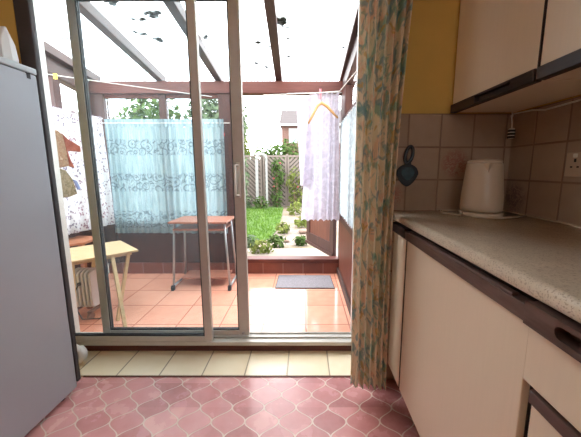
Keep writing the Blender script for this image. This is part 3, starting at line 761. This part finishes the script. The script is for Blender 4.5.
# oil filled radiator
rx, ry = -1.665, 2.03
t = thing('radiator', (rx, ry, 0), 'grey-white finned oil radiator on castors beneath the pine table', 'heater')
for k in range(6):
    x = rx-.07+.028*k
    mb = MB(); n = 10
    poly = [(.065*math.cos(a)+0, .335+.03*math.sin(a)) for a in [PI*j/8 for j in range(9)]] + [(-.065, .10), (-.05, .075), (.05, .075), (.065, .10)]
    mb.prism(poly, (x-.008, ry, 0), (0,1,0), (0,0,1), (1,0,0), .016)
    mb.build('fin', M['enamel'], t, .005)
for zz in (.32, .11): MB().tube([(rx-.09, ry, zz), (rx+.075, ry, zz)], .012, 10).build('oil_pipe', M['enamel'], t)
MB().box(rx-.105, rx-.092, ry-.05, ry+.05, .11, .33).build('control_panel', M['enamel'], t, .004)
MB().lathe((rx+.0, ry-.075, .26), [(.012, 0), (.012, .02)], 12).build('dial', M['black'], t)
for xx in (rx-.06, rx+.07):
    b = MB().box(xx-.018, xx+.018, ry-.10, ry+.09, .050, .066).build('foot_bracket', M['castor'], t, .006)
    for yy in (ry-.085, ry+.075):
        MB().tube([(xx-.012, yy, .026), (xx+.012, yy, .026)], .026, 14).build('castor', M['castor'], b, smooth='auto')
MB().tube([(rx-.01, ry-.07, .26), (rx-.03, ry-.10, .2), (rx+.0, ry-.12, .09), (rx+.05, ry-.14, .03), (rx+.14, ry-.10, .012), (rx+.17, ry+.0, .012)], .005, 8).build('cord', M['flex'], t, smooth=True)

# doormat
mt = thing('doormat', (0, 2.65, 0), 'thin grey doormat on the terracotta tiles inside the garden door', 'mat')
MB().prism([(-.268, 2.49), (.285, 2.485), (.272, 2.80), (-.262, 2.805)], (0, 0, .001), (1,0,0), (0,1,0), (0,0,1), .008).build('pile', M['mat'], mt, .002)
MB().prism([(-.274, 2.484), (.291, 2.479), (.278, 2.806), (-.268, 2.811)], (0, 0, .0), (1,0,0), (0,1,0), (0,0,1), .004).build('backing', M['black'], mt)

# blue curtain on its wire
t = thing('voile_curtain', (-1.4, 2.82, .45), 'pale blue translucent curtain with embroidered scroll bands', 'curtain')
curtain((-1.97, 2.838), (-.79, 2.825), .455, 1.525, 17, .018, .012, 12, 8).build('drape', M['blue'], t, smooth=True, recalc=False)
curtain((-1.97, 2.838), (-.79, 2.825), 1.525, 1.60, 30, .010, .010, 3, 8).build('heading', M['blue'], t, smooth=True, recalc=False)
MB().tube([(-2.04, 2.825, 1.562), (-.73, 2.825, 1.562)], .004, 8).build('curtain_wire', M['wire'], t)
# sprigged curtain on the left wall
t = thing('sprigged_curtain', (-2.06, 2.3, .56), 'white curtain with wine-coloured sprigs along the side windows', 'curtain')
curtain((-2.075, 1.70), (-1.955, 2.79), .565, 1.61, 10, .016, .012, 10, 8, b0=(-1.925, 2.78)).build('drape', M['leafc'], t, smooth=True, recalc=False)
MB().tube([(-2.075, 1.66, 1.60), (-1.955, 2.80, 1.60)], .004, 8).build('curtain_wire', M['wire'], t)
# net curtain on the right wall
t = thing('net_curtain', (.345, 2.25, .69), 'white net curtain hanging across the side window by the garden door', 'curtain')
curtain((.345, 1.68), (.345, 2.70), .70, 1.54, 12, .010, .008, 8, 8).build('drape', M['net'], t, smooth=True, recalc=False)
MB().tube([(.345, 1.66, 1.535), (.345, 2.72, 1.535)], .004, 8).build('curtain_wire', M['wire'], t)

# lace at the garden door
t = thing('lace_curtain', (.18, 2.80, .58), 'long white lace curtain hanging in the garden doorway', 'curtain')
curtain((.05, 2.79), (.335, 2.79), .59, 1.835, 5, .018, .010, 20, 12, scallop=.018, a0=(-.03, 2.79), b0=(.362, 2.79), jitter=.5).build('drape', M['lace'], t, smooth=True, recalc=False)
curtain((-.075, 2.81), (.08, 2.81), .95, 1.795, 3, .012, .010, 8, 8, a0=(-.035, 2.81), b0=(.08, 2.81)).build('side_fold', M['lace'], t, smooth=True, recalc=False)
MB().tube([(-.16, 2.79, 1.826), (.36, 2.79, 1.836)], .007, 10).build('rod', M['whitepaint'], t)
# hanger on the line
t = thing('coat_hanger', (.17, 2.70, 1.5), 'varnished wooden coat hanger clipped in front of the lace curtain', 'hanger')
hp = MB(); c = (.165, 2.70, 1.72)
hp.tube([(.040, 2.69, 1.535), (.075, 2.695, 1.60), (.125, 2.70, 1.695), (.165, 2.70, 1.722), (.215, 2.70, 1.69), (.27, 2.705, 1.635), (.318, 2.71, 1.588)], [.009, .013, .014, .016, .014, .012, .008], 10)
hp.build('shoulder_bar', M['hanger'], t, smooth=True)
MB().tube([(.165, 2.70, 1.73), (.165, 2.70, 1.775), (.178, 2.70, 1.79), (.172, 2.70, 1.806), (.158, 2.70, 1.806)], .003, 8).build('hook', M['steel'], t, smooth=True)
t = thing('clothes_peg', (.15, 2.70, 1.78), 'pink clothes peg gripping the line above the hanger', 'peg')
MB().box(.142, .149, 2.69, 2.71, 1.755, 1.845).build('peg_half', M['pink'], t, .002)
MB().box(.152, .159, 2.69, 2.71, 1.755, 1.845).build('peg_half', M['pink'], t, .002)

# clothes lines
tag(MB().tube([(-2.103, 2.30, 1.86), (-1.6, 2.55, 1.842), (-.90, 2.852, 1.815)], .0035, 6).build('clothes_line', M['wire']), 'pale clothes line strung past the blue curtain under the beam', 'line')
tag(MB().tube([(.42, 1.70, 1.80), (.35, 2.20, 1.79), (.318, 2.60, 1.80), (.10, 2.70, 1.81), (-.40, 2.852, 1.83)], .0035, 6).build('clothes_line', M['wire']), 'pale clothes line running along the side window to the beam', 'line')
tag(MB().box(-2.0, -1.975, 2.346, 2.364, 1.825, 1.868).build('clothes_peg', M['yellowp'], bevel=.004), 'yellow clothes peg on the line near the side windows', 'peg')
t = thing('hanging_tag', (-.83, 2.845, 1.44), 'small red tag hanging on the dark post beside the blue curtain', 'tag')
MB().ball((-.80, 2.842, 1.455), .014, 10, 8, (1, .6, 1.7)).build('bead', M['red'], t, smooth=True)
MB().tube([(-.80, 2.842, 1.478), (-.798, 2.85, 1.56)], .002, 6).build('string', M['wire'], t)

# hanging garment on the left
t = thing('hanging_garment', (-1.90, 2.3, .88), 'folded floral garment with a rust-orange sleeve hung before the sprigged curtain', 'garment')
def wp_(u, v, X=-1.90):
    f, th = 278, math.radians(8.38); x = (u-304)/f; y = (210.5-v)/f
    d = (x, math.cos(th)+y*math.sin(th), -math.sin(th)+y*math.cos(th)); k = X/d[0]
    return (k*d[1], 1.11+k*d[2])
def gpart(name, pts, mat, off=0, th=.022):
    MB().prism([wp_(*p) for p in pts], (-1.90+off, 0, 0), (0,1,0), (0,0,1), (-1,0,0), th).build(name, M[mat], t, .007, seg=3)
gpart('bodice', [(53, 131), (58, 130), (63, 135), (66, 146), (68, 157), (70, 166), (60, 168), (56, 150)], 'bodice', 0, .03)
gpart('sleeve', [(63, 133), (69, 139), (81, 146), (82, 152), (69, 151), (72, 160), (76, 168), (70, 166), (67, 150)], 'orange', -.005, .02)
gpart('skirt', [(59, 168), (66, 170), (73, 179), (78, 194), (70, 197), (63, 198), (60, 182)], 'skirt', 0, .03)
gpart('cuff', [(74, 179), (78, 181), (82, 189), (79, 190)], 'blueprint', -.004, .014)
MB().tube([(-1.907, wp_(58,131)[0], wp_(58,131)[1]), (-1.99, wp_(58,131)[0]-.02, 1.60), (-2.045, 2.27, 1.60)], .003, 6).build('hanging_loop', M['wire'], t)

# moss on the roof sheet
def moss_at(u, v):
    f, th = 278, math.radians(8.38); x = (u-304)/f; y = (210.5-v)/f
    d = (x, math.cos(th)+y*math.sin(th), -math.sin(th)+y*math.cos(th))
    # meet the plane z = 1.962 + (2.95-Y)*.125 + .09
    k = (1.962+.125*2.95+.09-1.11)/(d[2]+.125*d[1]); return (k*d[0], k*d[1], 1.11+k*d[2])
MP = [(65,38,1), (98,45,.7), (111,2,1.2), (116,30,1.3), (139,19,1.2), (142,33,1.4), (152,14,1.6), (160,39,1.4), (129,51,.7), (200,13,1.0), (204,37,1.0), (283,20,1.8), (287,27,1.0), (258,42,1.2), (270,46,.6), (290,38,.8), (309,46,.9), (289,56,.9), (257,63,.9), (268,67,.9), (348,46,1.3), (185,51,.5), (128,62,.6), (253,65,.5)]
mms = []
for j in range(4):
    mb = MB()
    for k in range(3): mb.ball((random.uniform(-.022, .022), random.uniform(-.014, .014), .0), random.uniform(.010, .017), 8, 6, (1.3, 1, .5), .25)
    me = mb.build('moss_clump', M['moss'], smooth=True, origin=(0,0,0)); mms.append(me)
BN = ['by the side windows', 'above the blue curtain', 'above the sliding door', 'above the garden door']
for i, (u, v, s_) in enumerate(MP):
    o = mms[i] if i < 4 else mms[i % 4].copy()
    if i >= 4: COL.objects.link(o)
    x, y, z = moss_at(u, v); o.location = (x, y, z); o.scale = (s_*1.25, s_*1.25, s_*1.1); o.rotation_euler = (0, 0, random.uniform(-.4, .4))
    b = 0 if x < -1.4 else 1 if x < -.82 else 2 if x < -.22 else 3
    tag(o, 'small dark moss clump on the roof sheet ' + BN[b], 'moss', 'moss clumps on the roof, ' + BN[b])

# ================================================================== GARDEN
struct('ground', MB().box(-14, 12, 2.95, 40, -.5, -.10), M['gravel'])
struct('ground_paving', MB().box(-.85, 1.2, 2.97, 3.95, -.099, -.03), M['paving'], bevel=.01)
lw = MB(); lp = [(-5, 4.55), (-.85, 4.45), (-.60, 4.75), (-.54, 5.6), (-.55, 6.5), (-.62, 8.0), (-.70, 9.3), (-5, 9.3)]
lw.prism(lp, (0, 0, -.099), (1,0,0), (0,1,0), (0,0,1), .02)
tag(lw.build('lawn', M['lawn']), kind='structure')
def inpoly(x, y):
    c = False; j = len(lp)-1
    for i in range(len(lp)):
        (xi, yi), (xj, yj) = lp[i], lp[j]
        if (yi > y) != (yj > y) and x < (xj-xi)*(y-yi)/(yj-yi)+xi: c = not c
        j = i
    return c
gr = MB(); rg = random.Random(3); cnt = 0
while cnt < 9000:
    x = rg.uniform(-3.2, -.5); y = 4.45+4.85*rg.random()**1.3
    if not inpoly(x, y) or y > 8.35 or (x < -1.5 and abs(y-6.55) < .65): continue
    cnt += 1; h = rg.uniform(.03, .075); a = rg.uniform(0, PI); w = rg.uniform(.004, .009)
    lx, ly = rg.uniform(-.03, .03), rg.uniform(-.03, .03)
    gr.add([(x-w*math.cos(a), y-w*math.sin(a), -.08), (x+w*math.cos(a), y+w*math.sin(a), -.08), (x+lx, y+ly, -.08+h)], [(0, 1, 2)])
tag(gr.build('grass', M['grass'], recalc=False), 'bright green grass blades of the lawn', 'grass', kind='stuff')

def leaves(mb, c, r, n, size, rnd, shell=.55):
    for _ in range(n):
        while True:
            p = Vector((rnd.uniform(-1, 1), rnd.uniform(-1, 1), rnd.uniform(-1, 1)))
            if shell*shell*.3 < p.length_squared <= 1: break
        q = Vector((c[0]+p.x*r[0], c[1]+p.y*r[1], c[2]+p.z*r[2]))
        n_ = (p+Vector((rnd.uniform(-.8,.8), rnd.uniform(-.8,.8), rnd.uniform(-.2,.9)))).normalized()
        a = n_.orthogonal().normalized(); a.rotate(Matrix.Rotation(rnd.uniform(0, 2*PI), 3, n_)); b = n_.cross(a); s = size*rnd.uniform(.6, 1.3)
        mb.add([tuple(q-a*s), tuple(q+b*s*.42), tuple(q+a*s), tuple(q-b*s*.42)], [(0, 1, 2, 3)])
def shrub(name, base, lobes, n, size, mat, label, cat, group=None, flowers=0, stemr=.03):
    rnd = random.Random(label); t = thing(name, base, label, cat, group)
    mb = MB(); tot = sum(l[1][0]*l[1][1]*l[1][2] for l in lobes)
    for c, r in lobes: leaves(mb, (base[0]+c[0], base[1]+c[1], base[2]+c[2]), r, max(12, int(n*r[0]*r[1]*r[2]/tot)), size, rnd)
    mb.build('foliage', M[mat], t, recalc=False)
    st = MB()
    for c, r in lobes[:4]:
        st.tube([base, (base[0]+c[0]*.5, base[1]+c[1]*.5, base[2]+c[2]*.5), (base[0]+c[0], base[1]+c[1], base[2]+c[2])], [stemr, stemr*.7, stemr*.35], 7)
    st.build('stem', M['bark'], t)
    for k in range(flowers):
        c, r = rnd.choice(lobes); a = rnd.uniform(0, 2*PI)
        MB().ball((base[0]+c[0]+r[0]*.7*math.cos(a), base[1]+c[1]-r[1]*.9, base[2]+c[2]+r[2]*.6*math.sin(a)), .036, 8, 5, (1, .7, .8), .15).build('flower', M['flower'], t)
    return t
# trellis panels
FY = 9.0
def trellis(x0, x1, lean, label, z1=1.56):
    t = thing('trellis_panel', ((x0+x1)/2, FY, -.1), label, 'trellis', 'weathered trellis panels along the garden end')
    z0 = -.09
    MB().box(x0+.02, x1-.02, FY-.03, FY+.03, z0, z0+.06).box(x0+.02, x1-.02, FY-.03, FY+.03, z1-.06, z1).box(x0+.02, x0+.07, FY-.03, FY+.03, z0+.06, z1-.06).box(x1-.07, x1-.02, FY-.03, FY+.03, z0+.06, z1-.06).build('frame', M['trellis'], t)
    sl = MB(); W_, H_ = x1-x0-.14, z1-z0-.12; a0, b0 = x0+.07, z0+.06; step = .135
    k = -H_
    while k < W_:
        # a 45 degree slat clipped to the frame
        u0, v0 = (k, 0) if k > 0 else (0, -k); u1 = min(W_, k+H_); v1 = u1-k
        if u1-u0 > .02:
            P0, P1 = (u0, v0), (u1, v1)
            if lean < 0: P0, P1 = (W_-u0, v0), (W_-u1, v1)
            sl.bar((a0+P0[0], FY, b0+P0[1]), (a0+P1[0], FY, b0+P1[1]), .022, .062, (0, 0, 1))
        k += step
    sl.build('slat', M['trellis'], t)
    return t
xs = [-3.75, -2.95, -2.14, -1.33, -.54, .26, 1.06]
lb = ['trellis panel at the far side behind the blue curtain', 'trellis panel second along, half seen through the blue curtain', 'trellis panel beside the sliding door handle, left of the white arch', 'trellis panel behind the red flowering climber', 'trellis panel meeting its neighbour in a chevron beside the lace', 'trellis panel hidden mostly by the lace curtain']
for i in range(6): trellis(xs[i], xs[i+1], -1 if i in (0, 2, 3) else 1, lb[i])
for i, x in enumerate(xs[1:6]):
    pl = ['nearest the hedge', 'behind the sliding panel', 'behind the white arch', 'between the two chevron panels', 'behind the lace curtain'][i]
    tag(MB().box(x-.035, x+.035, FY+.031, FY+.10, -.1, 1.60).build('fence_post', M['trellis']), 'weathered trellis post ' + pl, 'post')
t = thing('trellis_backing', (-1.3, 9.3, -.1), 'dark boards added close behind the trellis panels to darken the gaps', 'fence')
bf = MB(); x = -5.2  # boards added to keep the bright background out of the trellis gaps
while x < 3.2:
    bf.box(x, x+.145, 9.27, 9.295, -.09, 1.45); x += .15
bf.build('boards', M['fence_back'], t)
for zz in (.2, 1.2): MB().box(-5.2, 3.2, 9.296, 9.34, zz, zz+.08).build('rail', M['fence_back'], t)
# garden arch
t = thing('garden_arch', (-1.3, 8.7, -.1), 'white garden arch standing in front of the trellis', 'arch')
MB().box(-1.50, -1.42, 8.66, 8.72, -.1, 1.44).build('upright', M['whitepaint'], t)
MB().box(-1.19, -1.13, 8.66, 8.72, -.1, 1.44).build('upright', M['whitepaint'], t)
MB().tube([(-1.46+.145*(1-math.cos(a)), 8.69, 1.42+.16*math.sin(a)) for a in [PI*k/12 for k in range(13)]], .045, 8).build('hoop', M['whitepaint'], t, smooth='auto')
# plants
shrub('climber', (-.86, 8.78, -.1), [((0, 0, .45), (.20, .14, .5)), ((.05, 0, 1.05), (.22, .13, .35)), ((0, 0, 1.35), (.20, .12, .22))], 420, .07, 'leafA', 'climbing shrub with red flowers against the trellis', 'climber', flowers=3)
shrub('climber', (-.30, 8.75, -.1), [((0, 0, .9), (.28, .12, .45)), ((.06, 0, .35), (.25, .14, .35))], 260, .07, 'leafC', 'yellow-green climber on the chevron trellis by the lace', 'climber', flowers=1)
shrub('shrub', (-1.9, 8.62, -.1), [((0, 0, .22), (.35, .2, .25))], 180, .07, 'leafB', 'low grey-green shrub at the foot of the trellis by the arch', 'shrub')
shrub('shrub', (-1.31, 8.44, -.1), [((0, 0, .2), (.25, .15, .22))], 130, .06, 'leafA', 'low green plant under the white arch', 'shrub')
shrub('bush', (-.6, 10.1, -.1), [((-.8, 0, 1.1), (.8, .5, .95)), ((.1, 0, 1.25), (.85, .5, 1.05)), ((1.0, 0, 1.2), (.7, .5, 1.0)), ((-.2, 0, 1.75), (.6, .4, .42))], 2600, .11, 'leafA', 'broad green bush rising above the trellis', 'bush')
shrub('conifer', (-2.5, 11.2, -.1), [((0, 0, .9), (.42, .4, 1.0)), ((0, 0, 1.9), (.38, .36, .9)), ((0, 0, 2.7), (.26, .26, .65))], 1500, .10, 'leafC', 'narrow yellow-green conifer behind the trellis beside the sliding stile', 'tree')
hz = [(-4.85, 6.6, 2.35, .55, 'leafB'), (-3.45, 6.5, 2.85, .70, 'leafA'), (-2.0, 6.6, 2.95, .70, 'leafB')]
hl = ['low end of the hedge outside the middle window', 'green hedge bush above the blue curtain by the mullion', 'feathery grey-green hedge bush above the desk']
for (x, y, h, r, m), l in zip(hz, hl):
    shrub('hedge_bush', (x, y, -.1), [((0, 0, h*.35), (r, .5, h*.38)), ((-.28, 0, h*.75), (r*.62, .4, h*.26)), ((.28, .1, h*.78), (r*.62, .4, h*.25)), ((0, 0, h*.85), (r*.6, .35, h*.17))], 3200, .085, m, l, 'bush')
# edging plants and stones
for i, (x, y, r, m, l) in enumerate([(-.60, 3.75, .17, 'leafC', 'small yellow-green plant at the paving edge by the sliding door'), (-.85, 4.15, .16, 'leafB', 'grey-green plant tuft between the lawn and the paving'), (-.42, 4.22, .15, 'leafA', 'dark green tuft in the gravel beyond the paving'), (-.05, 4.35, .12, 'leafA', 'small green tuft in the gravel before the door leaf'), (-.05, 5.75, .17, 'leafC', 'yellow-green weed clump on the stony border'), (-.22, 7.4, .25, 'leafC', 'pale leafy clump at the far end of the path'), (-.40, 5.2, .15, 'leafC', 'weed tuft on the gravel beside the lawn')]):
    shrub('border_plant', (x, y, -.1), [((0, 0, r*.7), (r, r*.8, r*.75))], 110, .035+r*.1, m, l, 'plant', stemr=.008)
rs = [(.02, 6.6, .09, 'reddish stone at the path border below the lace'), (.10, 6.1, .11, 'larger border stone close under the lace hem'), (-.02, 5.2, .08, 'pale stone midway along the gravel path'), (.16, 4.9, .10, 'border stone beside the open door leaf'), (-.30, 4.55, .05, 'small stone near the dark green tuft'), (.12, 5.5, .07, 'stone between the weed clump and the door leaf'), (-.16, 6.2, .06, 'small stone on the path near the lawn')]
for (x, y, r, l) in rs: tag(MB().ball((x, y, -.1+r*.55), r, 10, 7, (1.2, .9, .6), .13).build('stone', M['stone'], smooth=True), l, 'stone')

# house beyond the garden
t = thing('house', (.6, 18.5, -.1), 'brick house with a grey tiled roof beyond the trellis', 'house')
MB().box(-1.40, 4.2, 18.0, 22.0, -.1, 3.9).build('wall', M['brick'], t)
MB().add([(-1.55, 17.75, 3.86), (4.4, 17.75, 3.86), (4.4, 20.0, 5.15), (-1.55, 20.0, 5.15), (4.4, 22.25, 3.86), (-1.55, 22.25, 3.86)], [(0,1,2,3), (3,2,4,5), (0,3,5), (1,4,2), (0,5,4,1)]).build('roof', M['rooft'], t)
MB().box(-1.55, 4.4, 17.66, 17.75, 3.78, 3.90).build('gutter', M['whitepaint'], t)
w = MB().box(-.95, .15, 17.94, 18.02, 2.75, 3.66).build('window', M['whitepaint'], t)
MB().box(-.87, -.44, 17.93, 17.938, 2.83, 3.58).build('pane', M['winglass'], w); MB().box(-.36, .07, 17.93, 17.938, 2.83, 3.58).build('pane', M['winglass'], w)
w = MB().box(1.2, 2.3, 17.94, 18.02, 2.75, 3.66).build('window', M['whitepaint'], t)
MB().box(1.28, 1.71, 17.93, 17.938, 2.83, 3.58).build('pane', M['winglass'], w); MB().box(1.79, 2.22, 17.93, 17.938, 2.83, 3.58).build('pane', M['winglass'], w)
t = thing('outbuilding', (-9.3, 14.5, -.1), 'low outbuilding with a pale grey roof beyond the hedge', 'building')
MB().box(-12.4, -7.6, 13.8, 16.2, -.1, 3.35).build('wall', M['brick'], t)
MB().add([(-12.6, 13.5, 3.3), (-7.4, 13.5, 3.3), (-7.4, 15, 3.85), (-12.6, 15, 3.85), (-7.4, 16.5, 3.3), (-12.6, 16.5, 3.3)], [(0,1,2,3), (3,2,4,5), (0,3,5), (1,4,2), (0,5,4,1)]).build('roof', M['rooft2'], t)
# hanging feeder hooks outside the door
for i, (x, l) in enumerate(((-.250, 'dark bird feeder hook dangling from the beam, further from the lace'), (-.150, 'dark bird feeder hook dangling from the beam, close to the lace'))):
    t = thing('feeder_hook', (x, 2.92, 1.72), l, 'hook')
    MB().tube([(x, 2.92, 1.8475), (x, 2.92, 1.82), (x, 2.92, 1.80)], .003, 6).build('wire', M['flex'], t)
    MB().tube([(x, 2.92, 1.80), (x+.014, 2.92, 1.78), (x+.011, 2.92, 1.745), (x-.008, 2.92, 1.735)], .007, 8).build('hook_bend', M['flex'], t, smooth=True)

# ================================================================== LIGHT
wd = bpy.data.worlds.new('overcast_sky'); SC.world = wd; wd.use_nodes = True
nt = wd.node_tree; nt.nodes.clear()
tc = nt.nodes.new('ShaderNodeTexCoord'); ns = nt.nodes.new('ShaderNodeTexNoise'); ns.inputs['Scale'].default_value = 2.0; ns.inputs['Detail'].default_value = 4
nt.links.new(tc.outputs['Generated'], ns.inputs['Vector'])
cr = nt.nodes.new('ShaderNodeValToRGB'); cr.color_ramp.elements[0].color = (.84, .92, 1, 1); cr.color_ramp.elements[1].color = (1, 1, 1, 1)
nt.links.new(ns.outputs[0], cr.inputs[0])
bg = nt.nodes.new('ShaderNodeBackground'); bg.inputs['Strength'].default_value = 7.6
ou = nt.nodes.new('ShaderNodeOutputWorld'); nt.links.new(cr.outputs[0], bg.inputs[0]); nt.links.new(bg.outputs[0], ou.inputs[0])
def area(name, loc, rot, sx, sy, power, col):
    l = bpy.data.lights.new(name, 'AREA'); l.shape = 'RECTANGLE'; l.size = sx; l.size_y = sy; l.energy = power; l.color = col
    o = bpy.data.objects.new(name, l); o.location = loc; o.rotation_euler = rot; COL.objects.link(o); return o
# fill light added under the kitchen ceiling, without a fitting
area('kitchen_fill', (-1.0, -.2, 2.33), (0, 0, 0), .3, 1.2, 4.5, (1, .92, .84))

# ================================================================== CAMERA
cd = bpy.data.cameras.new('camera'); cd.sensor_width = 36; cd.sensor_fit = 'HORIZONTAL'
cd.lens = 278/581*36; cd.shift_x = -(304-290.5)/581; cd.shift_y = -8/581; cd.clip_start = .02; cd.clip_end = 200
cam = bpy.data.objects.new('camera', cd); COL.objects.link(cam)
cam.location = (0, 0, 1.11); cam.rotation_euler = (math.radians(90-8.38), 0, 0)
SC.camera = cam
SC.view_settings.view_transform = 'Standard'; SC.view_settings.look = 'None'; SC.view_settings.gamma = 1; SC.view_settings.exposure = 0.32
SC.view_settings.use_curve_mapping = False
SC.cycles.use_denoising = True
SC.cycles.max_bounces = 12; SC.cycles.diffuse_bounces = 6; SC.cycles.transparent_max_bounces = 24; SC.cycles.transmission_bounces = 8
SC.cycles.sample_clamp_indirect = 6; SC.cycles.caustics_reflective = False
